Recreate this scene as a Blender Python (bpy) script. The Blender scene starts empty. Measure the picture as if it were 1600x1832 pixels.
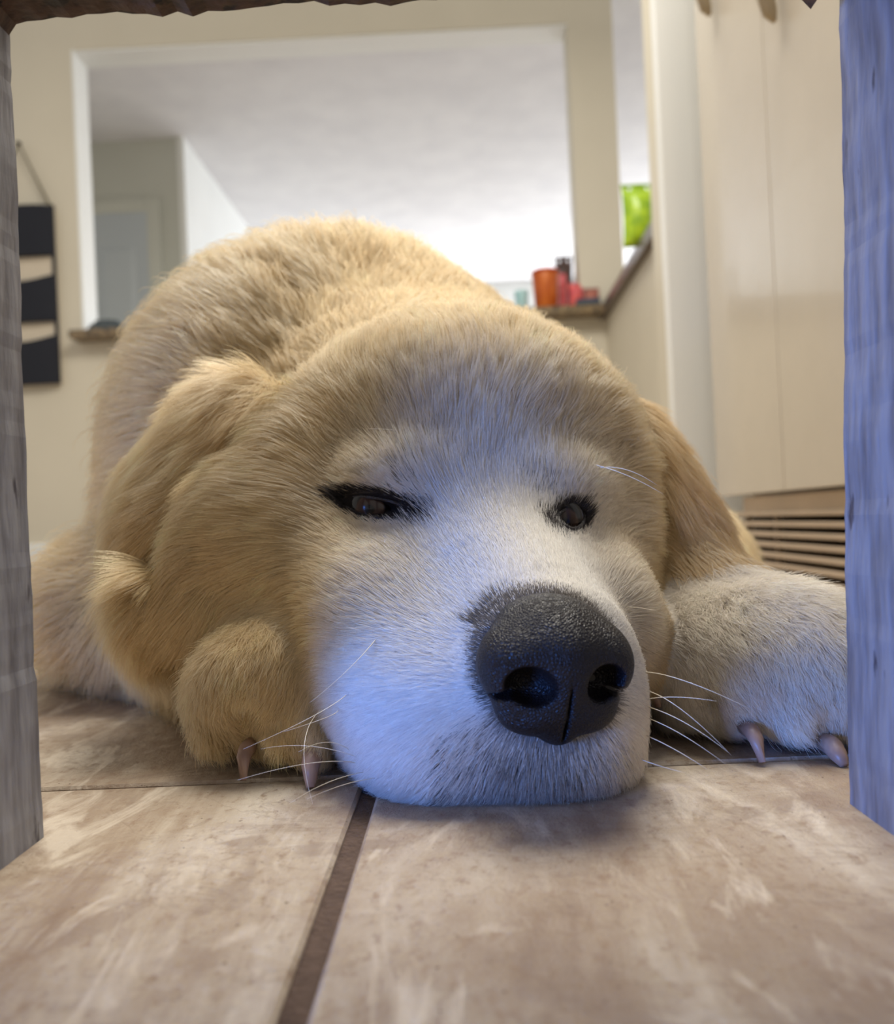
import bpy, math, random
import numpy as np
from mathutils import Matrix, Vector

# ------------------------------------------------------------------ camera
F_PX, W_PX, H_PX = 1550.0, 1600.0, 1832.0
CAM_H = 0.103
YAW, PITCH, ROLL = math.radians(0.9), math.radians(0.6), math.radians(2.6)
fwd = np.array([-math.sin(YAW) * math.cos(PITCH), math.cos(YAW) * math.cos(PITCH), math.sin(PITCH)])
r0 = np.cross(fwd, [0, 0, 1.0]); r0 /= np.linalg.norm(r0)
u0 = np.cross(r0, fwd)
cam_up = u0 * math.cos(ROLL) + r0 * math.sin(ROLL)
cam_right = r0 * math.cos(ROLL) - u0 * math.sin(ROLL)
CAM = np.array([0, 0, CAM_H])


def P(x, y, Y):
    """world point at depth Y seen along a viewing direction (used to read sizes off the photograph)"""
    d = fwd + cam_right * ((x - W_PX / 2) / F_PX) - cam_up * ((y - H_PX / 2) / F_PX)
    return CAM + d * (Y / d[1])


scene = bpy.context.scene
col = scene.collection
cam_data = bpy.data.cameras.new('camera')
cam = bpy.data.objects.new('camera', cam_data); col.objects.link(cam)
m = Matrix.Identity(4)
for i in range(3):
    m[i][0], m[i][1], m[i][2], m[i][3] = cam_right[i], cam_up[i], -fwd[i], CAM[i]
cam.matrix_world = m
cam_data.sensor_fit = 'HORIZONTAL'; cam_data.sensor_width = 36.0
cam_data.lens = 36.0 * F_PX / W_PX
cam_data.clip_start = 0.01; cam_data.clip_end = 60
cam_data.dof.use_dof = True
cam_data.dof.focus_distance = 0.345
cam_data.dof.aperture_fstop = 10.5
scene.camera = cam

# ------------------------------------------------------------------ world, light, exposure
scene.view_settings.view_transform = 'Standard'
scene.view_settings.look = 'None'
scene.view_settings.gamma = 1.0
scene.view_settings.use_curve_mapping = False
scene.view_settings.exposure = 0.0
world = bpy.data.worlds.new('world'); scene.world = world
world.use_nodes = True
world.node_tree.nodes['Background'].inputs[0].default_value = (1.0, 0.95, 0.88, 1)
world.node_tree.nodes['Background'].inputs[1].default_value = 0.62


def area(name, loc, aim, size, power, color, size_y=None):
    l = bpy.data.lights.new(name, 'AREA'); l.shape = 'RECTANGLE' if size_y else 'SQUARE'
    l.size = size
    if size_y: l.size_y = size_y
    l.energy = power; l.color = color
    o = bpy.data.objects.new(name, l); col.objects.link(o)
    o.location = loc
    o.rotation_euler = (Vector(aim) - Vector(loc)).to_track_quat('-Z', 'Y').to_euler()
    return o


# cool daylight coming low from a glass door on the left, behind the camera
area('door_daylight', (-0.95, -0.62, 0.10), (0.09, 0.31, 0.06), 0.34, 1.45, (0.065, 0.26, 1.0)).data.spread = math.radians(38)
# warm kitchen ceiling light
area('kitchen_ceiling_light', (0.1, 1.4, 2.40), (0.0, 1.2, 0), 1.3, 90.0, (1.0, 0.94, 0.84))
# daylight in the room beyond the pass-through
area('far_room_daylight', (2.6, 6.8, 1.4), (-1.0, 6.4, 1.6), 2.2, 55.0, (0.90, 0.95, 1.0))

scene.cycles.max_bounces = 6
scene.cycles.diffuse_bounces = 4
scene.cycles.glossy_bounces = 3
scene.cycles.transmission_bounces = 4
scene.cycles.use_denoising = True
scene.cycles.use_adaptive_sampling = True
scene.cycles.adaptive_threshold = 0.02
scene.cycles_curves.shape = 'RIBBONS'

# ------------------------------------------------------------------ helpers


def link(o, parent=None):
    col.objects.link(o)
    if parent: o.parent = parent
    return o


def tag(o, label=None, cat=None, group=None, kind=None):
    if label: o['label'] = label
    if cat: o['category'] = cat
    if group: o['group'] = group
    if kind: o['kind'] = kind
    return o


def empty(name, loc=(0, 0, 0), rz=0.0):
    o = bpy.data.objects.new(name, None); o.location = loc; o.rotation_euler = (0, 0, rz)
    o.empty_display_size = 0.05
    return link(o)


class MB:
    """collects simple solids and links them as one mesh"""
    def __init__(s): s.v = []; s.f = []

    def add(s, vs, fs):
        n = len(s.v); s.v += [tuple(map(float, v)) for v in vs]; s.f += [tuple(i + n for i in f) for f in fs]; return s

    def box(s, lo, hi):
        x0, y0, z0 = lo; x1, y1, z1 = hi
        return s.add([(x0, y0, z0), (x1, y0, z0), (x1, y1, z0), (x0, y1, z0), (x0, y0, z1), (x1, y0, z1), (x1, y1, z1), (x0, y1, z1)],
                     [(0, 3, 2, 1), (4, 5, 6, 7), (0, 1, 5, 4), (1, 2, 6, 5), (2, 3, 7, 6), (3, 0, 4, 7)])

    def lathe(s, c, prof, n=20, sx=1, sy=1):
        vs, fs = [], []
        for r, z in prof:
            for k in range(n):
                a = 2 * math.pi * k / n
                vs.append((c[0] + r * math.cos(a) * sx, c[1] + r * math.sin(a) * sy, c[2] + z))
        for j in range(len(prof) - 1):
            for k in range(n):
                k2 = (k + 1) % n
                fs.append((j * n + k, j * n + k2, (j + 1) * n + k2, (j + 1) * n + k))
        fs.append(tuple(range(n))[::-1]); fs.append(tuple((len(prof) - 1) * n + k for k in range(n)))
        return s.add(vs, fs)

    def tube(s, pts, rad, n=8):
        pts = [np.array(p, float) for p in pts]
        rads = rad if hasattr(rad, '__len__') else [rad] * len(pts)
        vs, fs = [], []
        ref = np.array([0.13, 0.21, 0.97])
        for i, p in enumerate(pts):
            t = pts[min(i + 1, len(pts) - 1)] - pts[max(i - 1, 0)]; t /= np.linalg.norm(t) + 1e-12
            if abs(t @ ref) > .95: ref = np.array([0.9, .3, .1])
            a = np.cross(t, ref); a /= np.linalg.norm(a); b = np.cross(t, a)
            for k in range(n):
                g = 2 * math.pi * k / n
                vs.append(p + rads[i] * (a * math.cos(g) + b * math.sin(g)))
        for j in range(len(pts) - 1):
            for k in range(n):
                k2 = (k + 1) % n
                fs.append((j * n + k, j * n + k2, (j + 1) * n + k2, (j + 1) * n + k))
        fs.append(tuple(range(n))[::-1]); fs.append(tuple((len(pts) - 1) * n + k for k in range(n)))
        return s.add(vs, fs)

    def build(s, name, mat, parent=None, bevel=0.0, smooth=False):
        me = bpy.data.meshes.new(name); me.from_pydata(s.v, [], s.f)
        me.materials.append(mat)
        if smooth: me.polygons.foreach_set('use_smooth', [True] * len(me.polygons))
        o = bpy.data.objects.new(name, me)
        if bevel:
            b = o.modifiers.new('bevel', 'BEVEL'); b.width = bevel; b.segments = 2; b.limit_method = 'ANGLE'
        me.update()
        return link(o, parent)


def mat(name, color, rough=0.6, noise=None, bump=0.0, bscale=40, spec=0.5, metal=0.0, emis=None, coat=0.0):
    """noise = (scale, colour2, detail, stretch xyz)"""
    m = bpy.data.materials.new(name); m.use_nodes = True
    nt = m.node_tree; b = nt.nodes['Principled BSDF']
    c = tuple(color) + (1,)
    b.inputs['Base Color'].default_value = c
    b.inputs['Roughness'].default_value = rough
    b.inputs['Specular IOR Level'].default_value = spec
    b.inputs['Metallic'].default_value = metal
    b.inputs['Coat Weight'].default_value = coat
    if emis:
        b.inputs['Emission Color'].default_value = tuple(emis[0]) + (1,); b.inputs['Emission Strength'].default_value = emis[1]
    tc = nt.nodes.new('ShaderNodeTexCoord')
    mp = nt.nodes.new('ShaderNodeMapping'); nt.links.new(tc.outputs['Object'], mp.inputs[0])
    if noise:
        sc_, c2, det, st = noise
        mp.inputs['Scale'].default_value = st
        n = nt.nodes.new('ShaderNodeTexNoise'); n.inputs['Scale'].default_value = sc_; n.inputs['Detail'].default_value = det
        nt.links.new(mp.outputs[0], n.inputs[0])
        r = nt.nodes.new('ShaderNodeValToRGB'); r.color_ramp.elements[0].position = .35; r.color_ramp.elements[1].position = .68
        r.color_ramp.elements[0].color = c; r.color_ramp.elements[1].color = tuple(c2) + (1,)
        nt.links.new(n.outputs[0], r.inputs[0]); nt.links.new(r.outputs[0], b.inputs['Base Color'])
    if bump:
        n2 = nt.nodes.new('ShaderNodeTexNoise'); n2.inputs['Scale'].default_value = bscale; n2.inputs['Detail'].default_value = 5
        nt.links.new(mp.outputs[0], n2.inputs[0])
        bp = nt.nodes.new('ShaderNodeBump'); bp.inputs['Strength'].default_value = bump; bp.inputs['Distance'].default_value = .01
        nt.links.new(n2.outputs[0], bp.inputs['Height']); nt.links.new(bp.outputs[0], b.inputs['Normal'])
    return m


def srgb(r, g, b):
    return tuple(((c / 255) / 12.92 if c / 255 <= .04045 else ((c / 255 + .055) / 1.055) ** 2.4) for c in (r, g, b))


# ------------------------------------------------------------------ materials
M_wall = mat('wall_paint', srgb(205, 198, 180), .6, (3, srgb(209, 202, 184), 2, (1, 1, 1)), .03, 60)
M_white = mat('white_trim_paint', srgb(236, 238, 236), .45, (2, srgb(230, 232, 230), 2, (1, 1, 1)))
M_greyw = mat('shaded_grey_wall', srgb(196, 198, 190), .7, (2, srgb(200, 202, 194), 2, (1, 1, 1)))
M_ceil = mat('stippled_ceiling', srgb(228, 227, 229), .8, (5, srgb(219, 218, 221), 3, (1, 1, 1)), .2, 18)
M_door = mat('grey_door_paint', srgb(186, 194, 200), .5, (2, srgb(182, 190, 197), 2, (1, 1, 1)))
M_gran = mat('granite', srgb(70, 62, 52), .25, (60, srgb(150, 128, 96), 6, (1, 1, 1)))
M_counter = mat('dark_brown_countertop', srgb(74, 60, 50), .3, (50, srgb(104, 88, 74), 4, (1, 1, 1)))
M_fridge = mat('almond_enamel', srgb(198, 190, 176), .22, (14, srgb(201, 193, 179), 2, (1, 1, 1)), .03, 300, coat=.3)
M_handle = mat('almond_handle_plastic', srgb(168, 152, 124), .4, (9, srgb(160, 145, 118), 2, (1, 1, 1)))
M_grille = mat('taupe_grille_plastic', srgb(190, 172, 150), .45, (12, srgb(182, 165, 144), 2, (1, 1, 1)))
M_dark = mat('dark_recess', srgb(34, 30, 24), .8, (12, srgb(44, 38, 30), 2, (1, 1, 1)))
M_org = mat('black_canvas', srgb(20, 24, 34), .85, (200, srgb(28, 31, 42), 3, (1, 1, 1)), .1, 400)
M_orgb = mat('cream_canvas', srgb(214, 202, 182), .85, (200, srgb(204, 192, 172), 3, (1, 1, 1)))
M_rope = mat('grey_cord', srgb(128, 120, 100), .9, (300, srgb(108, 100, 84), 3, (1, 1, 1)))


def tile_material():
    m = bpy.data.materials.new('travertine_look_tile'); m.use_nodes = True
    nt = m.node_tree; b = nt.nodes['Principled BSDF']; L = nt.links.new; N = nt.nodes.new
    g = N('ShaderNodeNewGeometry')

    def noise(scale, st=(1, 1, 1), rz=0.0, det=6, rough=.6, dist=0.0, w=0):
        mp = N('ShaderNodeMapping'); mp.inputs['Scale'].default_value = st; mp.inputs['Rotation'].default_value = (0, 0, rz)
        mp.inputs['Location'].default_value = (w, w * .7, 0)
        L(g.outputs['Position'], mp.inputs[0])
        n = N('ShaderNodeTexNoise'); n.inputs['Scale'].default_value = scale; n.inputs['Detail'].default_value = det
        n.inputs['Roughness'].default_value = rough; n.inputs['Distortion'].default_value = dist
        L(mp.outputs[0], n.inputs[0]); return n.outputs[0]

    def ramp(src, stops):
        r = N('ShaderNodeValToRGB'); e = r.color_ramp.elements
        e[0].position, e[0].color = stops[0][0], stops[0][1]
        e[1].position, e[1].color = stops[-1][0], stops[-1][1]
        for p, c in stops[1:-1]:
            q = e.new(p); q.color = c
        L(src, r.inputs[0]); return r.outputs[0]

    def mix(a, c, f, mode='MIX'):
        x = N('ShaderNodeMix'); x.data_type = 'RGBA'; x.blend_type = mode
        if isinstance(f, float): x.inputs[0].default_value = f
        else: L(f, x.inputs[0])
        for s, v in ((6, a), (7, c)):
            if isinstance(v, tuple): x.inputs[s].default_value = v
            else: L(v, x.inputs[s])
        return x.outputs[2]

    C = lambda *a: srgb(*a) + (1,)
    big = noise(11, (1.5, 1.0, 1), .6, 8, .62, .6)
    base = ramp(big, [(.28, C(138, 121, 105)), (.46, C(160, 144, 128)), (.60, C(176, 161, 144)), (.75, C(200, 189, 175))])
    # diagonal veins, stretched
    st = noise(17, (1.0, .20, 1), -.95, 8, .68, .5, 3)
    veins = ramp(st, [(.34, C(126, 98, 76)), (.45, C(166, 145, 122)), (.54, C(196, 181, 160)), (.66, C(236, 226, 208))])
    base = mix(base, veins, .60)
    # fine brown specks and pits
    fine = noise(190, (1, .6, 1), -.4, 6, .7, 0, 7)
    speck = ramp(fine, [(.32, (.2, .2, .2, 1)), (.47, (1, 1, 1, 1))])
    base = mix(C(142, 116, 94), base, speck)
    mid = noise(60, (.5, 1.2, 1), .25, 6, .7, .8, 11)
    midm = ramp(mid, [(.48, (0, 0, 0, 1)), (.70, (.45, .45, .45, 1))])
    base = mix(base, C(150, 126, 104), midm)
    blot = noise(15, (1, 1, 1), .2, 3, .5, 1.4, 17)
    blm = ramp(blot, [(.57, (0, 0, 0, 1)), (.62, (.5, .5, .5, 1))])
    base = mix(base, C(142, 122, 106), blm)
    L(base, b.inputs['Base Color'])
    pit = noise(420, (1, .7, 1), -.3, 3, .6, 0, 23)
    pm = ramp(pit, [(.28, (.0, .0, .0, 1)), (.33, (1, 1, 1, 1))])
    base = mix(C(96, 74, 58), base, pm)
    vn = noise(13, (.8, 1, 1), .5, 4, .55, 2.2, 31)
    vm = ramp(vn, [(.490, (0, 0, 0, 1)), (.498, (.26, .26, .26, 1)), (.502, (.26, .26, .26, 1)), (.510, (0, 0, 0, 1))])
    base = mix(base, C(120, 98, 80), vm)
    vn2 = noise(26, (1.6, .5, 1), -.9, 5, .6, 1.2, 41)
    vm2 = ramp(vn2, [(.55, (0, 0, 0, 1)), (.66, (.6, .6, .6, 1))])
    base = mix(base, C(226, 214, 196), vm2); L(base, b.inputs['Base Color'])
    rr = ramp(big, [(.3, (.52, .52, .52, 1)), (.7, (.34, .34, .34, 1))])
    L(rr, b.inputs['Roughness'])
    b.inputs['Specular IOR Level'].default_value = .35
    bp = N('ShaderNodeBump'); bp.inputs['Strength'].default_value = .6; bp.inputs['Distance'].default_value = .0018
    s2 = N('ShaderNodeMath'); s2.operation = 'ADD'; L(fine, s2.inputs[0]); L(mid, s2.inputs[1])
    L(s2.outputs[0], bp.inputs['Height']); L(bp.outputs[0], b.inputs['Normal'])
    return m


M_tile = tile_material()
M_grout = mat('dark_brown_grout', srgb(84, 66, 58), .85, (220, srgb(104, 84, 74), 5, (1, 1, 1)), .5, 500)


def wood_paint(name, base, under, chip, streak):
    m = bpy.data.materials.new(name); m.use_nodes = True
    nt = m.node_tree; b = nt.nodes['Principled BSDF']; L = nt.links.new; N = nt.nodes.new
    g = N('ShaderNodeTexCoord')
    mp = N('ShaderNodeMapping'); mp.inputs['Scale'].default_value = (1, 1, .16); L(g.outputs['Object'], mp.inputs[0])
    n1 = N('ShaderNodeTexNoise'); n1.inputs['Scale'].default_value = 190; n1.inputs['Detail'].default_value = 6; L(mp.outputs[0], n1.inputs[0])
    n2 = N('ShaderNodeTexNoise'); n2.inputs['Scale'].default_value = 34; n2.inputs['Detail'].default_value = 6; L(g.outputs['Object'], n2.inputs[0])
    r1 = N('ShaderNodeValToRGB'); e = r1.color_ramp.elements
    e[0].position = .3; e[0].color = srgb(*under) + (1,); e[1].position = .62; e[1].color = srgb(*base) + (1,)
    L(n1.outputs[0], r1.inputs[0])
    r2 = N('ShaderNodeValToRGB'); e = r2.color_ramp.elements
    e[0].position = chip; e[0].color = (0, 0, 0, 1); e[1].position = chip + .05; e[1].color = (1, 1, 1, 1)
    mp3 = N('ShaderNodeMapping'); mp3.inputs['Scale'].default_value = (1, 1, .3); L(g.outputs['Object'], mp3.inputs[0])
    n3 = N('ShaderNodeTexNoise'); n3.inputs['Scale'].default_value = 90; n3.inputs['Detail'].default_value = 5; L(mp3.outputs[0], n3.inputs[0])
    L(n3.outputs[0], r2.inputs[0])
    x = N('ShaderNodeMix'); x.data_type = 'RGBA'; L(r2.outputs[0], x.inputs[0])
    x.inputs[6].default_value = srgb(*streak) + (1,); L(r1.outputs[0], x.inputs[7])
    L(x.outputs[2], b.inputs['Base Color']); b.inputs['Roughness'].default_value = .6
    ad = N('ShaderNodeMath'); ad.operation = 'ADD'; L(n1.outputs[0], ad.inputs[0]); L(n3.outputs[0], ad.inputs[1])
    bp = N('ShaderNodeBump'); bp.inputs['Strength'].default_value = .6; bp.inputs['Distance'].default_value = .002
    L(ad.outputs[0], bp.inputs['Height']); L(bp.outputs[0], b.inputs['Normal'])
    return m


M_leg = wood_paint('weathered_grey_paint', (150, 150, 154), (112, 110, 114), .31, (76, 72, 78))
M_rail = wood_paint('dark_stained_wood', (84, 62, 52), (48, 34, 32), .38, (30, 24, 26))


# ------------------------------------------------------------------ setting: floor
floor = empty('floor'); tag(floor, 'beige stone-look tile floor with dark brown joints', kind='structure')
MB().box((-3.2, -0.6, -0.03), (3.2, 9.0, -0.0022)).build('grout', M_grout, floor)
T, GX, GY = 0.457, 0.0068, 0.0042
jx = P(655, 1400, .345)[0] + .002          # the dark joint running away from the camera
jy = 0.103 * F_PX / (1378 - 929)           # the thin cross joint
tme = None
for ix in range(-5, 6):
    for iy in range(-2, 8):
        x0 = jx + ix * T + GX / 2; x1 = jx + (ix + 1) * T - GX / 2
        y0 = jy + iy * T + GY / 2; y1 = jy + (iy + 1) * T - GY / 2
        if y1 > 3.72: continue
        if tme is None:
            w, l = x1 - x0, y1 - y0; e = .0012
            mb = MB()
            vs = [(0, 0, -.009), (w, 0, -.009), (w, l, -.009), (0, l, -.009), (0, 0, -e), (w, 0, -e), (w, l, -e), (0, l, -e),
                  (e, e, 0), (w - e, e, 0), (w - e, l - e, 0), (e, l - e, 0)]
            mb.add(vs, [(0, 1, 5, 4), (1, 2, 6, 5), (2, 3, 7, 6), (3, 0, 4, 7), (4, 5, 9, 8), (5, 6, 10, 9), (6, 7, 11, 10), (7, 4, 8, 11), (8, 9, 10, 11)])
            o = mb.build('tile', M_tile, floor); tme = o.data
        else:
            o = bpy.data.objects.new('tile', tme); link(o, floor)
        o.location = (x0, y0, 0)

# ------------------------------------------------------------------ setting: kitchen back wall with the pass-through
YB, TH = 3.72, 0.13
CEIL = 2.44
xl = P(136, 300, YB)[0]; xr = P(1027, 300, YB)[0]; xc = P(1108, 300, YB)[0]
zs = P(650, 574, YB)[2]; zt = P(560, 66, YB)[2]
wb = MB()
wb.box((-3.2, YB, 0), (xl, YB + TH, CEIL))                # left of the opening
wb.box((xl, YB, 0), (xr, YB + TH, zs - .035))             # below
wb.box((xl, YB, zt), (xc, YB + TH, CEIL))                 # header
wb.box((xr, YB, 0), (xc, YB + TH, zt))                    # corner column
wb.build('wall_back', M_wall); tag(bpy.data.objects['wall_back'], kind='structure')
rv = MB(); rv.box((xl, YB - .004, zs - .004), (xl + .012, YB + TH + .004, zt)); rv.box((xl + .012, YB + .004, zt - .012), (xr, YB + TH + .004, zt))
tag(rv.build('trim_1', M_white, bevel=.002), kind='structure')
sl = MB(); sl.box((xl - .02, YB - .10, zs - .035), (xc - .01, YB + TH + .12, zs))
o = tag(sl.build('granite_sill', M_gran, bevel=.004), 'speckled brown granite sill across the bottom of the pass-through opening', 'sill')
bb = MB().box((-3.2, YB - .014, 0), (xc, YB, .085))
tag(bb.build('baseboard_back', M_white, bevel=.004), kind='structure')

# side wall on the right: half wall with a counter, opening above
ye = 2.45
qa, qb = P(1072, 552, YB), P(1158, 384, 2.66)
zc = zs; ux, uy = qb[0] - qa[0], qb[1] - qa[1]
def along(t, off):                      # t along the run, off away from the kitchen
    L_ = math.hypot(ux, uy); return (qa[0] + ux * t - uy / L_ * off, qa[1] + uy * t + ux / L_ * off)
def run_box(mb, t0, t1, o0, o1, z0, z1):
    c_ = [along(t0, o0), along(t0, o1), along(t1, o1), along(t1, o0)]
    return mb.add([(x, y, z0) for x, y in c_] + [(x, y, z1) for x, y in c_], [(0, 1, 2, 3), (7, 6, 5, 4), (0, 4, 5, 1), (1, 5, 6, 2), (2, 6, 7, 3), (3, 7, 4, 0)])
run_box(MB(), -.02, 1.15, .03, .15, 0, zc - .045).build('wall_right', M_wall); tag(bpy.data.objects['wall_right'], kind='structure')
tag(run_box(MB(), .0, 1.12, .0, .20, zc - .045, zc).build('side_countertop', M_counter, bevel=.004), 'dark brown countertop capping the half wall on the right', 'countertop')
xp = P(1162, 300, ye)[0]
MB().box((xp, 1.95, 0), (xp + .6, ye, 2.7)).build('pillar', M_wall); tag(bpy.data.objects['pillar'], kind='structure')
xt0 = P(1186, 500, 1.66)[0]; xt1 = P(1268, 500, 1.66)[0]
wt = MB().box((xt0, 1.63, 0), (xt1 + .25, 1.66, 2.7))
tag(wt.build('trim_2', M_white, bevel=.004), kind='structure')

# ------------------------------------------------------------------ room beyond
YH = 5.08
ceil = MB().box((-3.2, YB + TH, CEIL), (3.6, 9.0, CEIL + .05))
tag(ceil.build('ceiling', M_ceil), kind='structure')
fr = MB().box((-3.2, YB + TH, -.02), (3.6, 9.0, -.001))
tag(fr.build('floor_far', mat('far_room_carpet', srgb(176, 164, 150), .9, (90, srgb(166, 154, 140), 4, (1, 1, 1)))), kind='structure')
xh = P(326, 330, YH)[0]
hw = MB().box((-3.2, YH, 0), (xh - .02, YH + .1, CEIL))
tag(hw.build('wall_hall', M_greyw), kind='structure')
hs = MB().box((xh - .02, YH - .01, 0), (xh + .02, 7.4, CEIL))
tag(hs.build('wall_left', M_white), kind='structure')
fw = MB(); fw.box((-3.2, 8.6, 0), (-1.9, 8.7, CEIL)); fw.box((-1.9, 8.6, 0), (3.0, 8.7, .9)); fw.box((-1.9, 8.6, 2.2), (3.0, 8.7, CEIL)); fw.box((3.0, 8.6, 0), (3.6, 8.7, CEIL))
tag(fw.build('wall_far', M_white), kind='structure')
wn = empty('window_1'); tag(wn, kind='structure')
M_sky = mat('daylit_glass', (1, 1, 1), .2, emis=((.93, .96, 1.0), 5.0))
for k in range(4):
    x0 = -1.9 + k * 1.225
    MB().box((x0 + .04, 8.63, .94), (x0 + 1.185, 8.65, 2.16)).build('pane', M_sky, wn)
fm = MB()
for k in range(5): fm.box((-1.9 + k * 1.225 - .04, 8.6, .9), (-1.9 + k * 1.225 + .04, 8.68, 2.2))
fm.box((-1.9, 8.6, .9), (3.0, 8.68, .94)); fm.box((-1.9, 8.6, 2.16), (3.0, 8.68, 2.2))
fm.build('window_frame', M_white, wn, bevel=.004)
# panelled door on the hall wall
dx0, dx1 = P(158, 450, YH)[0] - .25, P(268, 450, YH)[0]; dz = P(220, 384, YH)[2]
dr = MB().box((dx0, YH - .03, 0), (dx1, YH, dz)).build('door_1', M_door); tag(dr, kind='structure')
pw = (dx1 - dx0)
for c in range(2):
    for (a, b_) in ((.08, .38), (.44, .90)):
        px0 = dx0 + pw * (.12 + c * .42); px1 = px0 + pw * .34
        z0, z1 = dz * a, dz * b_
        q = MB()
        q.add([(px0, YH - .030, z0), (px1, YH - .030, z0), (px1, YH - .030, z1), (px0, YH - .030, z1),
               (px0 + .03, YH - .046, z0 + .03), (px1 - .03, YH - .046, z0 + .03), (px1 - .03, YH - .046, z1 - .03), (px0 + .03, YH - .046, z1 - .03)],
              [(0, 1, 5, 4), (1, 2, 6, 5), (2, 3, 7, 6), (3, 0, 4, 7), (4, 5, 6, 7)])
        q.build('door_panel', M_door, dr)
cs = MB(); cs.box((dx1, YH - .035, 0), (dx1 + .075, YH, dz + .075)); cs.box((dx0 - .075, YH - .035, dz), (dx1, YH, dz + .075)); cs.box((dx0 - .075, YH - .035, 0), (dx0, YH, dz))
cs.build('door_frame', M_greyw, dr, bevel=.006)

# ------------------------------------------------------------------ refrigerator on the right
XF = 0.462
fr_ = empty('refrigerator', (0, 0, 0)); tag(fr_, 'almond side-by-side refrigerator with a slatted base grille on the right', 'refrigerator')
ya, ysm, yb_ = .60, 1.24, 1.56
zd = .124
MB().box((XF + .06, ya, .02), (XF + .72, yb_ , 1.72)).build('cabinet_shell', M_fridge, fr_, bevel=.006)
MB().box((XF, ya, zd), (XF + .055, ysm - .0008, 1.70)).build('door', M_fridge, fr_, bevel=.002)
d2 = MB().box((XF, ysm + .0008, zd), (XF + .055, yb_, 1.70)).build('door', M_fridge, fr_, bevel=.002)
for yy, x_, y_ in ((1.165, 1374, 40), (1.44, 1268, 28)):
    z = P(x_, y_, yy)[2]
    h = MB().tube([(XF - .010, yy, z), (XF - .016, yy, z + .012), (XF - .022, yy, z + .04), (XF - .030, yy, z + .15), (XF - .030, yy, 1.45), (XF + .004, yy, 1.5)], [.003, .010, .012, .012, .012, .010], 12)
    h.build('handle', M_handle, fr_, smooth=True)
MB().box((XF + .05, ya, .0), (XF + .06, yb_ - .02, zd - .004)).build('grille_backing', M_dark, fr_)
MB().box((XF + .012, ya, zd - .03), (XF + .05, yb_ - .1, zd - .004)).build('grille_top', M_grille, fr_, bevel=.002)
for k in range(6):
    z0 = .009 + k * .0158
    s_ = MB().box((XF + .008, ya, z0), (XF + .030, yb_ - .04, z0 + .0078)).build('slat', M_grille, fr_, bevel=.0015)
for yy in (yb_ - .20, yb_ - .06, 1.06, .8):
    MB().box((XF + .03, yy, 0.004), (XF + .04, yy + .012, zd - .03)).build('grille_post', M_grille, fr_)
MB().lathe((XF + .03, yb_ - .10, zd - .025), [(.001, -.004), (.012, -.004), (.014, 0), (.012, .008), (.001, .010)], 14).build('hinge_cap', mat('polished_hinge', srgb(230, 190, 160), .15, metal=1.0), fr_, smooth=True)
MB().box((XF - .03, yb_ - .02, 0.0), (XF + .0, yb_ + .06, .014)).build('baseboard_piece', M_white, fr_, bevel=.003)  # small white baseboard piece added for the bright, reflecting base of the trim

# ------------------------------------------------------------------ hanging pocket organiser
og = empty('pocket_organizer', (0, 0, 0)); tag(og, 'black three pocket fabric organizer hanging by a cord on the left wall', 'organizer')
YO = YB - .03
ox0 = P(-30, 520, YO)[0]; ox1 = P(101, 520, YO)[0]
zA, zBt = P(60, 372, YO)[2], P(70, 688, YO)[2]
MB().box((ox0, YO + .012, zBt), (ox1, YO + .018, zA)).build('backing', M_orgb, og, bevel=.002)
for (ya1, ya2, sag) in ((370, 458, 0), (492, 576, 1), (600, 688, 1)):
    zt1, zb1 = P(60, ya1, YO)[2], P(60, ya2, YO)[2]
    q = MB(); vs = []; n = 12
    for i in range(n + 1):
        u = i / n; x = ox0 + (ox1 - ox0) * u
        sg = .045 * sag * (1 - (2 * u - 1) ** 2)
        bul = .028 * (1 - (2 * u - 1) ** 4)
        vs += [(x, YO + .012, zt1 + .012 * sag - sg * .4), (x, YO - .004 - bul, zt1 - sg * .75), (x, YO - bul, (zt1 + zb1) / 2), (x, YO - .002 - bul * .7, zb1), (x, YO + .012, zb1)]
    fs = []
    for i in range(n):
        for j in range(1, 4):
            a = i * 5 + j; fs.append((a, a + 1, a + 6, a + 5))
    q.add(vs, fs); pk = q.build('pocket', M_org, og)
    sm = pk.modifiers.new('t', 'SOLIDIFY'); sm.thickness = .003
apx = P(34, 258, YO)
MB().tube([(ox0 + .01, YO, zA), tuple(apx), (ox1 - .01, YO, zA - .004)], .0075, 6).build('cord', M_rope, og)
MB().lathe((apx[0], YO - .006, apx[2] - .006), [(.001, 0), (.012, .002), (.012, .012), (.001, .014)], 12).build('hook', M_dark, og)
MB().box((ox1 - .012, YO - .004, zBt), (ox1, YO + .013, zA + .01)).build('side_binding', M_org, og, bevel=.002)


# ------------------------------------------------------------------ things on the sills
def on_sill(x, w):
    return P(x, 560, YB + .03)[0]


def cup(name, label, cat, x0p, x1p, ytop, color, color2, y=YB + .03, zbase=None, part_lid=None):
    zb = zs if zbase is None else zbase
    a, b_ = P(x0p, ytop, y), P(x1p, ytop, y)
    r = (b_[0] - a[0]) / 2; h = a[2] - zb; c = (a[0] + r, y, zb)
    e = empty(name, c); tag(e, label, cat)
    mm = mat(name + '_skin', color, .35, (40, color2, 3, (1, 1, .4)))
    MB().lathe((0, 0, 0), [(r * .80, 0), (r * .86, .004), (r, h * .93), (r * .97, h), (r * .9, h), (r * .75, .01)], 24).build('shell', mm, e, smooth=True)
    if part_lid:
        MB().lathe((0, 0, h - .002), [(r * .2, 0), (r * 1.04, 0), (r * 1.06, .006), (r * .95, .012), (r * .2, .012)], 24).build('lid', mat(name + '_rim', part_lid, .4), e, smooth=True)
    return e


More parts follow.
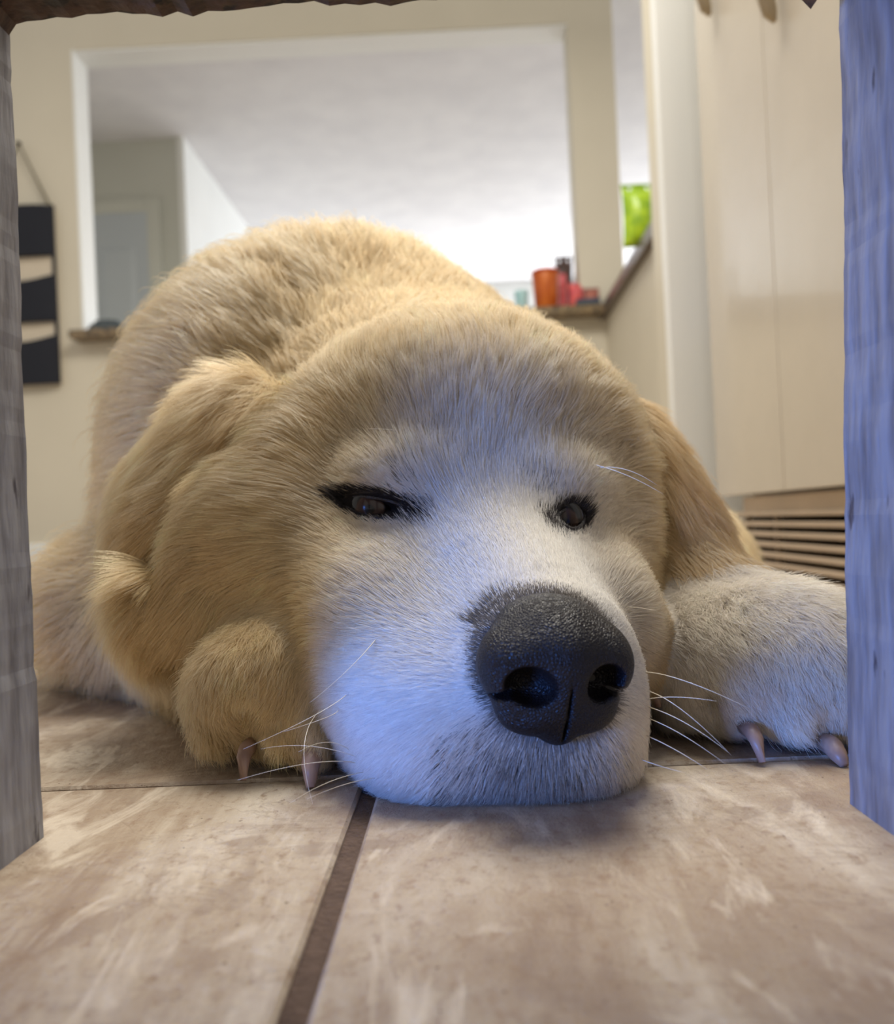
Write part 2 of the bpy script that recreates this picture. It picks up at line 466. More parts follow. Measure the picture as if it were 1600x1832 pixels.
def bag(name, label, cat, x0p, x1p, ytop, color, color2, y, zb, peaks=2, depth=.05):
    a, b_ = P(x0p, ytop, y), P(x1p, ytop, y)
    w = b_[0] - a[0]; h = a[2] - zb; nx, nz = 12, 12
    e = empty(name, ((a[0] + b_[0]) / 2, y, zb)); tag(e, label, cat)
    vs, fs = [], []
    for side in (-1, 1):
        for j in range(nz + 1):
            v = j / nz
            for i in range(nx + 1):
                u = i / nx * 2 - 1
                bul = depth / 2 * (1 - abs(u) ** 3) * (math.sin(math.pi * min(v * 1.1, 1)) ** .5 * .9 + .1 * (1 - v)) + .0015
                top = h * v * (1 - (.12 if v > .9 else 0) * (1 - abs(math.cos(u * math.pi * peaks / 2))))
                wob = .004 * math.sin(7 * u + 5 * v + side)
                vs.append((w / 2 * u * (1 - .08 * math.sin(math.pi * v)), side * (bul + wob * .5), top))
    n = (nx + 1) * (nz + 1)
    for s in (0, 1):
        for j in range(nz):
            for i in range(nx):
                q = s * n + j * (nx + 1) + i
                f = (q, q + 1, q + nx + 2, q + nx + 1); fs.append(f if s == 0 else f[::-1])
    rim = [j * (nx + 1) for j in range(nz + 1)] + [nz * (nx + 1) + i for i in range(1, nx + 1)] + [j * (nx + 1) + nx for j in range(nz - 1, -1, -1)] + list(range(nx - 1, 0, -1))
    for k in range(len(rim)):
        p, q = rim[k], rim[(k + 1) % len(rim)]
        fs.append((p, q, q + n, p + n))
    MB().add(vs, fs).build('wrapper', mat(name + '_foil', color, .3, (26, color2, 3, (1, 1, 1)), .2, 60), e, smooth=True)
    MB().box((-w / 2, -.0028, h * .94), (w / 2, .0028, h * .985)).build('seal', mat(name + '_seal', color2, .4), e)
    return e


cup('orange_tumbler', 'orange tumbler standing on the granite sill beside the red box', 'cup', 951, 1000, 490, srgb(206, 108, 24), srgb(176, 76, 18), part_lid=srgb(190, 70, 50))
rb0, rb1 = P(994, 494, YB + .125), P(1012, 494, YB + .125)
rb = empty('snack_box', ((rb0[0] + rb1[0]) / 2, YB + .125, zs)); tag(rb, 'small red and pink box behind the orange tumbler', 'box')
w_ = (rb1[0] - rb0[0]) / 2
MB().box((-w_, -.02, 0), (w_, .02, rb0[2] - zs)).build('carton', mat('red_card', srgb(206, 70, 66), .5, (30, srgb(220, 110, 120), 2, (1, 1, 1))), rb, bevel=.003)
MB().box((-w_, -.021, rb0[2] - zs), (w_, .021, rb0[2] - zs + .006)).build('flap', mat('dark_red_card', srgb(170, 50, 52), .5), rb)
bag('brown_paper_bag', 'dark brown bag with a peaked top standing behind the red box', 'bag', 992, 1024, 458, srgb(78, 56, 50), srgb(60, 44, 42), YB + .19, zs, 2, .05)
bag('red_snack_packet', 'crumpled coral red packet slumped right of the red box', 'packet', 1016, 1044, 506, srgb(226, 96, 86), srgb(190, 70, 90), YB + .01, zs, 3, .05)
bag('rust_snack_packet', 'rust brown packet at the right end of the granite sill', 'packet', 1042, 1072, 516, srgb(168, 92, 70), srgb(130, 80, 78), YB - .035, zs, 3, .05)
nb0, nb1 = P(1030, 536, YB - .08), P(1074, 536, YB - .08)
nb = MB().box((nb0[0], YB - .095, zs), (nb1[0], YB - .066, nb0[2])).build('navy_pouch', mat('navy_cloth', srgb(52, 66, 84), .8, (60, srgb(70, 82, 96), 3, (1, 1, 1))), bevel=.006)
tag(nb, 'flat navy blue pouch in front of the red and rust packets', 'pouch')
cup('teal_cup', 'small pale teal cup left of the orange tumbler on the sill', 'cup', 920, 946, 522, srgb(150, 200, 204), srgb(190, 220, 222))
# dark bundle at the left end of the sill
lb = empty('folded_cloth', (P(188, 570, YB - .03)[0], YB - .03, zs)); tag(lb, 'dark slate folded cloth at the left end of the granite sill', 'cloth')
M_cl = mat('slate_cloth', srgb(70, 82, 90), .9, (40, srgb(92, 98, 100), 3, (1, 1, 1)), .4, 80)
for k, (w_, d_, z_) in enumerate(((.085, .05, .0), (.075, .044, .016), (.055, .036, .031))):
    MB().lathe((.004 * k, 0, z_), [(.3, 0), (.92, .001), (1, .008), (.92, .015), (.3, .016)], 20, w_, d_).build('fold', M_cl, lb, smooth=True)
YG = 2.80
zg = zc
q0 = along(.80, .045); gb = bag('green_chip_bag', 'lime green crinkled snack bag on the dark side countertop', 'bag', 1108, 1170, 330, srgb(176, 206, 40), srgb(120, 160, 30), q0[1], zg, 2, .09); gb.location.x = q0[0] - .026
q0 = along(.93, .10)
pf = MB(); pf.lathe((q0[0], q0[1], zg), [(.018, 0), (.02, .003), (.02, .045), (.012, .05)], 16)
tag(pf.build('pink_pot', mat('pink_glaze', srgb(200, 130, 120), .4, (30, srgb(180, 110, 110), 2, (1, 1, 1))), smooth=True), 'small dusty pink pot beside the lime green snack bag', 'pot')

# ------------------------------------------------------------------ stool the camera looks through
st = empty('wooden_stool', (0, .0, 0)); tag(st, 'weathered grey painted wooden stool with a dark rail framing the view', 'stool')
ZR = P(100, 40, .30)[2]


def rough_leg(x_in, x_out, y0, y1, z1, seed, splay=0.0):
    rnd = np.random.default_rng(seed)
    nz = 90; vs, fs = [], []
    prof = []
    zz = np.linspace(0, z1, nz)
    for z in zz:
        a = .0004 * math.sin(z * 31 + seed) + .0002 * math.sin(z * 133 + seed * 2) + rnd.normal(0, .00012) - splay * z
        b2 = .0005 * math.sin(z * 29 + seed * 3) + rnd.normal(0, .0002)
        s = 1 if x_out > x_in else -1
        xi = x_in - s * a; ins = .004 if z > .006 else .007 - z * .5
        ring = [(xi + s * ins, y0), (xi, y0 + .004), (xi - s * b2 * .3, (y0 + y1) / 2), (xi, y1 - .004 - abs(b2)), (xi + s * ins, y1 - b2 * .5), (x_out - s * .004, y1), (x_out, y1 - .004), (x_out, y0 + .004), (x_out - s * .004, y0)]
        for p in ring: vs.append((p[0], p[1], z))
    n = 9
    for j in range(nz - 1):
        for k in range(n):
            fs.append((j * n + k, j * n + (k + 1) % n, (j + 1) * n + (k + 1) % n, (j + 1) * n + k))
    fs.append(tuple(range(n))); fs.append(tuple((nz - 1) * n + k for k in range(n)))
    return MB().add(vs, fs).build('leg', M_leg, st)


xL = P(86, 1488, .303)[0]; xR = P(1508, 1424, .304)[0]
rough_leg(xL, xL - .190, .243, .303, .44, 1)  # unseen outer width added to block the blue light from the dog's flank
rough_leg(xR, xR + .190, .243, .304, .44, 5, .040)
rough_leg(xL, xL - .045, -.16, -.10, .44, 3)
rough_leg(xR, xR + .045, -.16, -.10, .44, 7)
rl = MB(); n = 60; vs = []; rnd = np.random.default_rng(4)
for i in range(n + 1):
    x = xL - .02 + (xR - xL + .04) * i / n
    dz_ = .0009 * math.sin(x * 90) + rnd.normal(0, .0005)
    for (y, z) in ((.262, ZR + .003 + dz_), (.266, ZR + dz_), (.298, ZR + dz_), (.302, ZR + .003 + dz_), (.302, ZR + .05), (.262, ZR + .05)):
        vs.append((x, y, z))
fs = []
for i in range(n):
    for k in range(6):
        fs.append((i * 6 + k, i * 6 + (k + 1) % 6, (i + 1) * 6 + (k + 1) % 6, (i + 1) * 6 + k))
rl.add(vs, fs); rl.build('rail', M_rail, st)
# gussets in the rail corners
for x, s in ((xL, 1), (xR, -1)):
    g = MB(); a = .005 if s == 1 else .011
    g.add([(x, .266, ZR + .002), (x + s * a, .266, ZR + .002), (x, .266, ZR - a), (x, .298, ZR + .002), (x + s * a, .298, ZR + .002), (x, .298, ZR - a)],
          [(0, 1, 2), (3, 5, 4), (0, 3, 4, 1), (1, 4, 5, 2), (2, 5, 3, 0)])
    g.build('corner_block', M_rail, st)
MB().box((xL - .045, -.14, ZR + .01), (xL - .005, .25, ZR + .045)).build('rail', M_rail, st, bevel=.002)
MB().box((xR + .005, -.14, ZR + .01), (xR + .045, .25, ZR + .045)).build('rail', M_rail, st, bevel=.002)
MB().box((xL - .20, -.18, .44), (xR + .20, .32, .462)).build('seat', M_rail, st, bevel=.004)

# =================================================================== the dog
FUR_Q = 1.15        # fur density factor


def smooth_basis(k, seed, amp_f):
    rg = np.random.default_rng(seed)
    K = rg.normal(size=(k, 3)); K /= np.linalg.norm(K, axis=1)[:, None]
    K *= amp_f * rg.uniform(.6, 1.5, size=(k, 1)); ph = rg.uniform(0, 6.28, size=k)
    return K, ph


def wnoise(p, seed, wavelength, k=7):
    K, ph = smooth_basis(k, seed, 2 * math.pi / wavelength)
    return np.sin(p @ K.T + ph).sum(1) / math.sqrt(k)


def rotm(ax, ay, az):
    return np.array(Matrix.Rotation(az, 3, 'Z') @ Matrix.Rotation(ay, 3, 'Y') @ Matrix.Rotation(ax, 3, 'X'))


def basis(long_dir, thick_dir):
    """columns: width, long, thick"""
    l = np.array(long_dir, float); l /= np.linalg.norm(l)
    t = np.array(thick_dir, float); t -= l * (t @ l); t /= np.linalg.norm(t)
    w = np.cross(l, t)
    return np.stack([w, l, t], 1)


class Ell:
    def __init__(s, c, r, R=None, k=.02, g='head', sub=False):
        s.c = np.array(c, float); s.r = np.array(r, float); s.R = np.eye(3) if R is None else R; s.k = k; s.g = g; s.sub = sub

    def box(s):
        e = np.sqrt(((s.R * s.r) ** 2).sum(1)); return s.c - e, s.c + e

    def d(s, X, Y, Z):
        R = s.R; x, y, z = X - s.c[0], Y - s.c[1], Z - s.c[2]
        a = (R[0, 0] * x + R[1, 0] * y + R[2, 0] * z); b = (R[0, 1] * x + R[1, 1] * y + R[2, 1] * z); c = (R[0, 2] * x + R[1, 2] * y + R[2, 2] * z)
        r = s.r
        k0 = np.sqrt((a / r[0]) ** 2 + (b / r[1]) ** 2 + (c / r[2]) ** 2) + 1e-9
        k1 = np.sqrt((a / r[0] ** 2) ** 2 + (b / r[1] ** 2) ** 2 + (c / r[2] ** 2) ** 2) + 1e-9
        return k0 * (k0 - 1) / k1


class Cap:
    def __init__(s, a, b, ra, rb, k=.02, g='head', sub=False):
        s.a = np.array(a, float); s.b = np.array(b, float); s.ra = ra; s.rb = rb; s.k = k; s.g = g; s.sub = sub

    def box(s):
        m = max(s.ra, s.rb); return np.minimum(s.a, s.b) - m, np.maximum(s.a, s.b) + m

    def d(s, X, Y, Z):
        ab = s.b - s.a; L = ab @ ab
        x, y, z = X - s.a[0], Y - s.a[1], Z - s.a[2]
        t = np.clip((x * ab[0] + y * ab[1] + z * ab[2]) / L, 0, 1)
        return np.sqrt((x - t * ab[0]) ** 2 + (y - t * ab[1]) ** 2 + (z - t * ab[2]) ** 2) - (s.ra + (s.rb - s.ra) * t)


def field(prims, ax, ay, az, pad=.012):
    F = np.full((len(ax), len(ay), len(az)), 1.0, np.float32)
    for p in prims:
        lo, hi = p.box(); m = p.k + pad
        i0, i1 = np.searchsorted(ax, [lo[0] - m, hi[0] + m]); j0, j1 = np.searchsorted(ay, [lo[1] - m, hi[1] + m]); k0, k1 = np.searchsorted(az, [lo[2] - m, hi[2] + m])
        if i1 <= i0 or j1 <= j0 or k1 <= k0: continue
        X = ax[i0:i1, None, None]; Y = ay[None, j0:j1, None]; Z = az[None, None, k0:k1]
        d = p.d(X, Y, Z).astype(np.float32); f = F[i0:i1, j0:j1, k0:k1]
        if p.sub:
            d = -d; h = np.clip(.5 - .5 * (d - f) / -p.k, 0, 1) if False else np.maximum(p.k - np.abs(f - d), 0) / p.k
            F[i0:i1, j0:j1, k0:k1] = np.maximum(f, d) + h * h * p.k * .25
        else:
            h = np.maximum(p.k - np.abs(f - d), 0) / p.k
            F[i0:i1, j0:j1, k0:k1] = np.minimum(f, d) - h * h * p.k * .25
    return F


def surface_nets(F, ax, ay, az):
    s = F < 0
    nx, ny, nz = F.shape
    c = s[:-1, :-1, :-1].astype(np.int8)
    tot = np.zeros((nx - 1, ny - 1, nz - 1), np.int8)
    for dx in (0, 1):
        for dy in (0, 1):
            for dz in (0, 1):
                tot += s[dx:nx - 1 + dx, dy:ny - 1 + dy, dz:nz - 1 + dz]
    act = (tot > 0) & (tot < 8)
    I, J, K = np.nonzero(act)
    idx = np.full(act.shape, -1, np.int64); idx[I, J, K] = np.arange(len(I))
    acc = np.zeros((len(I), 3)); cnt = np.zeros(len(I))
    corners = [(a, b, c) for a in (0, 1) for b in (0, 1) for c in (0, 1)]
    for a in corners:
        for ax_i in range(3):
            if a[ax_i] == 1: continue
            b = list(a); b[ax_i] = 1
            fa = F[I + a[0], J + a[1], K + a[2]]; fb = F[I + b[0], J + b[1], K + b[2]]
            cr = (fa < 0) != (fb < 0)
            t = np.where(cr, fa / np.where(cr, fa - fb, 1), 0)
            pa = np.stack([ax[I + a[0]], ay[J + a[1]], az[K + a[2]]], 1); pb = np.stack([ax[I + b[0]], ay[J + b[1]], az[K + b[2]]], 1)
            acc += np.where(cr[:, None], pa + (pb - pa) * t[:, None], 0); cnt += cr
    V = acc / cnt[:, None]
    quads = []
    # edges along x
    e = s[:-1, 1:-1, 1:-1] != s[1:, 1:-1, 1:-1]; i, j, k = np.nonzero(e); j += 1; k += 1
    q = np.stack([idx[i, j - 1, k - 1], idx[i, j, k - 1], idx[i, j, k], idx[i, j - 1, k]], 1); fl = ~s[i, j, k]; q[fl] = q[fl][:, ::-1]; quads.append(q)
    e = s[1:-1, :-1, 1:-1] != s[1:-1, 1:, 1:-1]; i, j, k = np.nonzero(e); i += 1; k += 1
    q = np.stack([idx[i - 1, j, k - 1], idx[i - 1, j, k], idx[i, j, k], idx[i, j, k - 1]], 1); fl = ~s[i, j, k]; q[fl] = q[fl][:, ::-1]; quads.append(q)
    e = s[1:-1, 1:-1, :-1] != s[1:-1, 1:-1, 1:]; i, j, k = np.nonzero(e); i += 1; j += 1
    q = np.stack([idx[i - 1, j - 1, k], idx[i, j - 1, k], idx[i, j, k], idx[i - 1, j, k]], 1); fl = ~s[i, j, k]; q[fl] = q[fl][:, ::-1]; quads.append(q)
    Q = np.concatenate(quads); Q = Q[(Q >= 0).all(1)]
    return V, Q


def mesh_from(name, V, Q, material, parent=None, smooth=True):
    me = bpy.data.meshes.new(name)
    me.vertices.add(len(V)); me.vertices.foreach_set('co', V.astype(np.float32).ravel())
    me.loops.add(Q.size); me.loops.foreach_set('vertex_index', Q.astype(np.int32).ravel())
    n = Q.shape[1]
    me.polygons.add(len(Q)); me.polygons.foreach_set('loop_start', np.arange(0, Q.size, n, dtype=np.int32)); me.polygons.foreach_set('loop_total', np.full(len(Q), n, np.int32))
    me.update(calc_edges=True); me.validate()
    if smooth: me.polygons.foreach_set('use_smooth', [True] * len(me.polygons))
    me.materials.append(material)
    return link(bpy.data.objects.new(name, me), parent)


def vnormals(V, Q):
    a, b, c, d = (V[Q[:, i]] for i in range(4))
    n = np.cross(c - a, d - b); N = np.zeros_like(V)
    for i in range(4): 
        for ax_ in range(3):
            N[:, ax_] += np.bincount(Q[:, i], weights=n[:, ax_], minlength=len(V))
    return N / (np.linalg.norm(N, axis=1)[:, None] + 1e-12)


# head orientation: turned 12 degrees to the picture's right, tilted a little
HY = math.radians(12)
Rh = rotm(0, math.radians(4), HY)          # columns: lateral (picture right), back, up
NOSE = P(1000, 1195, .300)
EYE_L, EYE_R = P(683, 908, .388), P(1028, 930, .402)
EYE_OUT_L = P(683, 905, .37); EYE_OUT_R = P(1028, 927, .385)
NOSE_R = rotm(math.radians(0), math.radians(3), math.radians(13))

prims = []
A = prims.append
# torso
A(Ell((-.085, .86, .165), (.150, .26, .150), g='body', k=.05))
A(Ell((-.12, 1.20, .15), (.155, .30, .135), g='body', k=.05))
A(Ell((-.165, .74, .12), (.095, .15, .115), g='body', k=.05))
A(Ell((.035, .74, .125), (.10, .14, .12), g='body', k=.05))
A(Ell((-.10, .70, .19), (.12, .12, .125), g='body', k=.05))
A(Ell((-.24, 1.32, .09), (.08, .16, .085), g='body', k=.04))      # haunch
A(Ell((.04, 1.34, .10), (.08, .16, .09), g='body', k=.04))
A(Cap((-.27, 1.22, .03), (-.33, 1.05, .025), .03, .028, g='body'))   # hind paw
A(Cap((-.10, 1.46, .08), (.12, 1.72, .04), .045, .03, g='body'))    # tail
# neck
A(Cap((.0, .50, .115), (-.06, .70, .16), .095, .13, g='neck', k=.05))
# left upper foreleg and elbow
A(Ell((-.142, .66, .160), (.078, .12, .110), g='body', k=.05))
A(Ell((-.215, .66, .055), (.068, .13, .050), g='body', k=.04))
A(Cap((-.21, .60, .05), P(480, 1190, .43), .042, .024, g='leg', k=.03))
# skull
A(Ell(P(820, 880, .485), (.086, .085, .076), Rh, g='head', k=.03))
A(Ell(P(835, 770, .475), (.070, .062, .045), Rh, g='head', k=.03))
A(Ell(P(570, 985, .455), (.055, .060, .046), Rh, g='head', k=.03))      # cheek, picture left
A(Ell(P(1045, 1000, .475), (.030, .055, .050), Rh, g='head', k=.03))
A(Ell(P(670, 1105, .405), (.038, .058, .040), Rh, g='head', k=.03))      # jaw
A(Ell(P(1060, 1120, .42), (.024, .055, .040), Rh, g='head', k=.025))
# brow ridges
A(Ell(P(720, 860, .405), (.022, .018, .012), Rh, g='head', k=.02))
A(Ell(P(1000, 875, .415), (.018, .018, .012), Rh, g='head', k=.02))
# muzzle
A(Cap(P(865, 985, .425), P(980, 1165, .335), .040, .030, g='muz', k=.03))
A(Ell(P(790, 1250, .365), (.046, .055, .036), Rh, g='muz', k=.025))      # flew, left
A(Ell(P(1022, 1268, .348), (.025, .040, .034), Rh, g='muz', k=.02))      # flew, right
A(Ell(P(905, 1320, .335), (.040, .022, .022), Rh, g='muz', k=.02))
A(Ell(P(985, 1360, .328), (.024, .018, .014), Rh, g='muz', k=.015))
A(Ell(P(860, 1370, .345), (.034, .024, .014), Rh, g='muz', k=.02))
# ears: each flap lies along the cheek
e0, e1 = P(520, 730, .475), P(225, 1085, .445)
BL = basis(e1 - e0, (-.45, -.85, .25))
A(Ell((P(440, 925, .440)), (.034, .060, .022), BL, g='earL', k=.035))
A(Ell((P(358, 1032, .438)), (.024, .032, .017), BL, g='earL', k=.028))
f0, f1 = P(450, 680, .50), P(225, 960, .475)
BL2 = basis(f1 - f0, (-.5, -.8, .35))
A(Ell((P(386, 818, .468)), (.030, .050, .020), BL2, g='earL', k=.014))
A(Ell(P(338, 930, .462), (.024, .040, .022), BL2, g='earL', k=.020))
A(Cap(P(462, 772, .436), P(385, 850, .430), .009, .005, g='cut', k=.012, sub=True))
A(Cap(P(375, 890, .430), P(315, 1000, .424), .006, .011, g='cut', k=.012, sub=True))
g0, g1 = P(1115, 745, .50), P(1310, 1045, .445)
BR = basis(g1 - g0, (.30, -.9, .25))
A(Ell(P(1152, 850, .480), (.024, .058, .013), BR, g='earR', k=.012))
A(Ell(P(1205, 955, .464), (.021, .045, .011), BR, g='earR', k=.010))
A(Ell(P(1262, 1012, .452), (.015, .026, .009), BR, g='earR', k=.010))
# left paw (picture left)
A(Ell(P(475, 1215, .392), (.030, .034, .025), g='paw', k=.02))
for (x, y, Y, r) in ((400, 1290, .380, .0118), (480, 1300, .366, .0118), (554, 1312, .360, .0118)):
    A(Cap(P(x - 4, y - 45, Y + .014), P(x, y + 28, Y), r, r * .95, g='paw', k=.008))
for (x, Y) in ((440, .362), (518, .352)): A(Cap(P(x, 1260, Y), P(x + 2, 1345, Y - .004),   .0050, .0070, g='cut', k=.005, sub=True))
# right foreleg and paw
A(Cap((.17, .68, .06), P(1215, 1150, .475), .045, .036, g='leg', k=.03))
A(Cap(P(1215, 1140, .47), P(1370, 1180, .415), .036, .036, g='paw', k=.025))
A(Ell(P(1440, 1215, .395), (.040, .040, .034), g='paw', k=.02))
A(Ell(P(1275, 1200, .405), (.028, .040, .030), g='paw', k=.02))
for (x, y, Y, r) in ((1215, 1260, .40, .012), (1305, 1265, .385, .016), (1425, 1275, .368, .017), (1540, 1290, .368, .016)):
    A(Cap(P(x - 10, y - 45, Y + .018), P(x + 6, y + 22, Y), r, r * .9, g='paw', k=.008))
# eye sockets: almond cut
for c, Rr, w in ((EYE_OUT_L, rotm(0, math.radians(14), HY), .0135), (EYE_OUT_R, rotm(0, math.radians(-8), HY + .15), .0085)):
    A(Ell(c, (w, .024, .0042), Rr, g='cut', k=.002, sub=True))
for x, Y in ((1365, .352), (1258, .372), (1480, .352)): A(Cap(P(x, 1240, Y), P(x + 2, 1330, Y - .004), .0040, .0055, g='cut', k=.006, sub=True))


def axis(lo, fine0, fine1, hi, h, growth=1.045, hmax=.009):
    a = list(np.arange(fine0, fine1, h)); s = h; x = a[-1]
    while x < hi: s = min(s * growth, hmax); x += s; a.append(x)
    s = h; x = fine0; b = []
    while x > lo: s = min(s * growth, hmax); x -= s; b.append(x)
    return np.array(b[::-1] + a)


AX = axis(-.42, -.10, .13, .36, .0014); AY = axis(.27, .28, .42, 1.85, .0014); AZ = axis(-.02, .0, .125, .38, .0014)
FL = field([p for p in prims], AX, AY, AZ)
FZ = np.broadcast_to((.0025 - AZ[None, None, :]).astype(np.float32), FL.shape); hz = np.maximum(.016 - np.abs(FL - FZ), 0) / .016
FL = np.maximum(FL, FZ) + hz * hz * .004; del hz, FZ      # the weight rests softly on the floor
BV, BQ = surface_nets(FL, AX, AY, AZ)
BN = vnormals(BV, BQ)
# check outward orientation
if (BN[:, 2] * np.sign(BV[:, 2] - .12)).sum() < 0:
    BQ = BQ[:, ::-1]; BN = -BN


def seat(c, Rr, w):
    q = (BV - c) @ Rr
    k = (np.abs(q[:, 0]) < w + .004) & (np.abs(q[:, 2]) < .010) & (((q[:, 0] / (w + .001)) ** 2 + (q[:, 2] / .0055) ** 2) > 1) & (np.abs(q[:, 1]) < .03) & ((BN @ Rr)[:, 1] < -.2)
    return c + Rr @ np.array([0, np.median(q[k, 1]), 0])


R_EL = rotm(0, math.radians(14), HY); R_ER = rotm(0, math.radians(-8), HY + .15)
EYE_OUT_L = seat(EYE_OUT_L, R_EL, .0135); EYE_OUT_R = seat(EYE_OUT_R, R_ER, .0085)

GROUPS = ['body', 'neck', 'leg', 'head', 'muz', 'earL', 'earR', 'paw']


def group_weights(p):
    X, Y, Z = p[:, 0], p[:, 1], p[:, 2]
    D = np.full((len(p), len(GROUPS)), 9.0)
    for q in prims:
        if q.sub: continue
        gi = GROUPS.index(q.g); D[:, gi] = np.minimum(D[:, gi], q.d(X, Y, Z))
    W = np.exp(-(D - D.min(1)[:, None]) / .006); return W / W.sum(1)[:, None]


def seg_dist(p, a, b):
    ab = b - a; t = np.clip(((p - a) @ ab) / (ab @ ab), 0, 1)
    return np.linalg.norm(p - a - t[:, None] * ab, axis=1), t


CREAM = np.array(srgb(242, 212, 160)); TAN = np.array(srgb(220, 180, 122)); WHITE = np.array(srgb(240, 234, 224)); BLACK = np.array(srgb(26, 22, 22)); GREY = np.array(srgb(80, 74, 70))
BLAZE_A, BLAZE_B, BLAZE_C = P(985, 1150, .31), P(880, 930, .395), P(870, 800, .41)


def eye_frame(c, Rr, p):
    q = (p - c) @ Rr; return q[:, 0], q[:, 1], q[:, 2]


R_EL = rotm(0, math.radians(14), HY); R_ER = rotm(0, math.radians(-8), HY + .15)


def pigment(p, W):
    """coat colour by where the hair grows"""
    wh = np.zeros(len(p))
    d1, _ = seg_dist(p, BLAZE_A, BLAZE_B); d2, t2 = seg_dist(p, BLAZE_B, BLAZE_C)
    wh = np.maximum(wh, 1 - np.clip((d1 - .026) / .060, 0, 1))
    wh = np.maximum(wh, (1 - np.clip((d2 - .008) / .042, 0, 1)) * (1 - .75 * t2))
    wh = np.maximum(wh, W[:, GROUPS.index('muz')] * (1 - np.clip((np.linalg.norm(p - P(850, 1280, .34), axis=1) - .05) / .04, 0, 1)))
    rp = (p[:, 0] > .07) & (W[:, GROUPS.index('paw')] > .3)
    wh = np.where(rp, np.maximum(wh, .72), wh)
    n = wnoise(p, 3, .03) * .12 + wnoise(p, 4, .009) * .10
    base = CREAM[None] * (1 + n[:, None] * .5)
    tanw = np.clip(W[:, GROUPS.index('earL')] * .10 + W[:, GROUPS.index('earR')] * .75 + wnoise(p, 9, .05) * .15, 0, 1)
    base = base * (1 - tanw[:, None]) + TAN * tanw[:, None]
    c = base * (1 - wh[:, None]) + WHITE * wh[:, None]
    dark = np.zeros(len(p))
    # around the eyes
    for (ce, Rr, w, sgn) in ((EYE_OUT_L, R_EL, .0150, 1), (EYE_OUT_R, R_ER, .0098, -1)):
        a, b, z = eye_frame(ce, Rr, p)
        q = np.sqrt((a / (w + .0015)) ** 2 + (z / .0064) ** 2 + (b / .03) ** 2)
        dark = np.maximum(dark, 1 - np.clip((q - 1.0) / .38, 0, 1))
        # inner corner tuft
        a2 = a - sgn * (w + .0035); q = np.sqrt((a2 / .0085) ** 2 + ((z + .0015) / .0075) ** 2 + (b / .03) ** 2)
        dark = np.maximum(dark, .85 * (1 - np.clip((q - .45) / .8, 0, 1)))
        a3 = a - sgn * (w - .001); q = np.sqrt((a3 / .010) ** 2 + ((z - .014) / .012) ** 2 + (b / .03) ** 2)
        dark = np.maximum(dark, .11 * (1 - np.clip((q - .3) / .8, 0, 1)))
    # around the nose leather
    q = (p - NOSE) @ NOSE_R
    qq = np.sqrt((q[:, 0] / .0275) ** 2 + ((q[:, 2] + .001) / .0275) ** 2)
    near = np.clip(1 - (np.abs(q[:, 1] - .010) - .022) / .012, 0, 1)
    dark = np.maximum(dark, near * .9 * (1 - np.clip((qq - .90 - .06 * (q[:, 2] > .012)) / .13, 0, 1)))
    # dark rooted hair on the lip below the nose
    a = q[:, 0] + .005; z = q[:, 2] + .036
    ql = np.sqrt((a / .030) ** 2 + (z / .021) ** 2)
    dark = np.maximum(dark, near * .95 * (1 - np.clip((ql - .35) / .85, 0, 1)))
    return c, np.clip(dark, 0, 1)


# ---- skin material reads the colour stored on the mesh
def attr_mat(name, attr, rough=.8, hair=False):
    m = bpy.data.materials.new(name); m.use_nodes = True
    nt = m.node_tree; N = nt.nodes.new; L = nt.links.new
    a = N('ShaderNodeAttribute'); a.attribute_name = attr
    b = nt.nodes['Principled BSDF']
    if not hair:
        L(a.outputs['Color'], b.inputs['Base Color']); b.inputs['Roughness'].default_value = rough; b.inputs['Specular IOR Level'].default_value = .1
        return m
    nt.nodes.remove(b)
    out = [n for n in nt.nodes if n.type == 'OUTPUT_MATERIAL'][0]
    na = N('ShaderNodeAttribute'); na.attribute_name = 'skin_normal'
    hi = N('ShaderNodeHairInfo')
    df = N('ShaderNodeBsdfDiffuse'); L(a.outputs['Color'], df.inputs[0]); L(na.outputs['Vector'], df.inputs['Normal'])
    hr = N('ShaderNodeBsdfHairPrincipled'); hr.parametrization = 'COLOR'
    L(a.outputs['Color'], hr.inputs['Color']); hr.inputs['Roughness'].default_value = .45; hr.inputs['Radial Roughness'].default_value = .6
    mx = N('ShaderNodeMixShader'); mx.inputs[0].default_value = .38
    L(df.outputs[0], mx.inputs[1]); L(hr.outputs[0], mx.inputs[2]); L(mx.outputs[0], out.inputs[0])
    return m


M_skin = attr_mat('dog_skin', 'tint')
M_fur = attr_mat('dog_fur', 'tint', hair=True)

dog = empty('dog', (0, 0, 0)); tag(dog, 'large cream white fluffy dog lying on the tiles with its chin on the floor', 'dog')
body = mesh_from('body', BV, BQ, M_skin, dog)
W = group_weights(BV)
ct, dk = pigment(BV, W)
skin = ct * .70 * (1 - dk[:, None]) + BLACK * dk[:, None]
ca = body.data.color_attributes.new('tint', 'FLOAT_COLOR', 'POINT')
ca.data.foreach_set('color', np.concatenate([skin, np.ones((len(skin), 1))], 1).astype(np.float32).ravel())


# ---- fur
rng = np.random.default_rng(11)


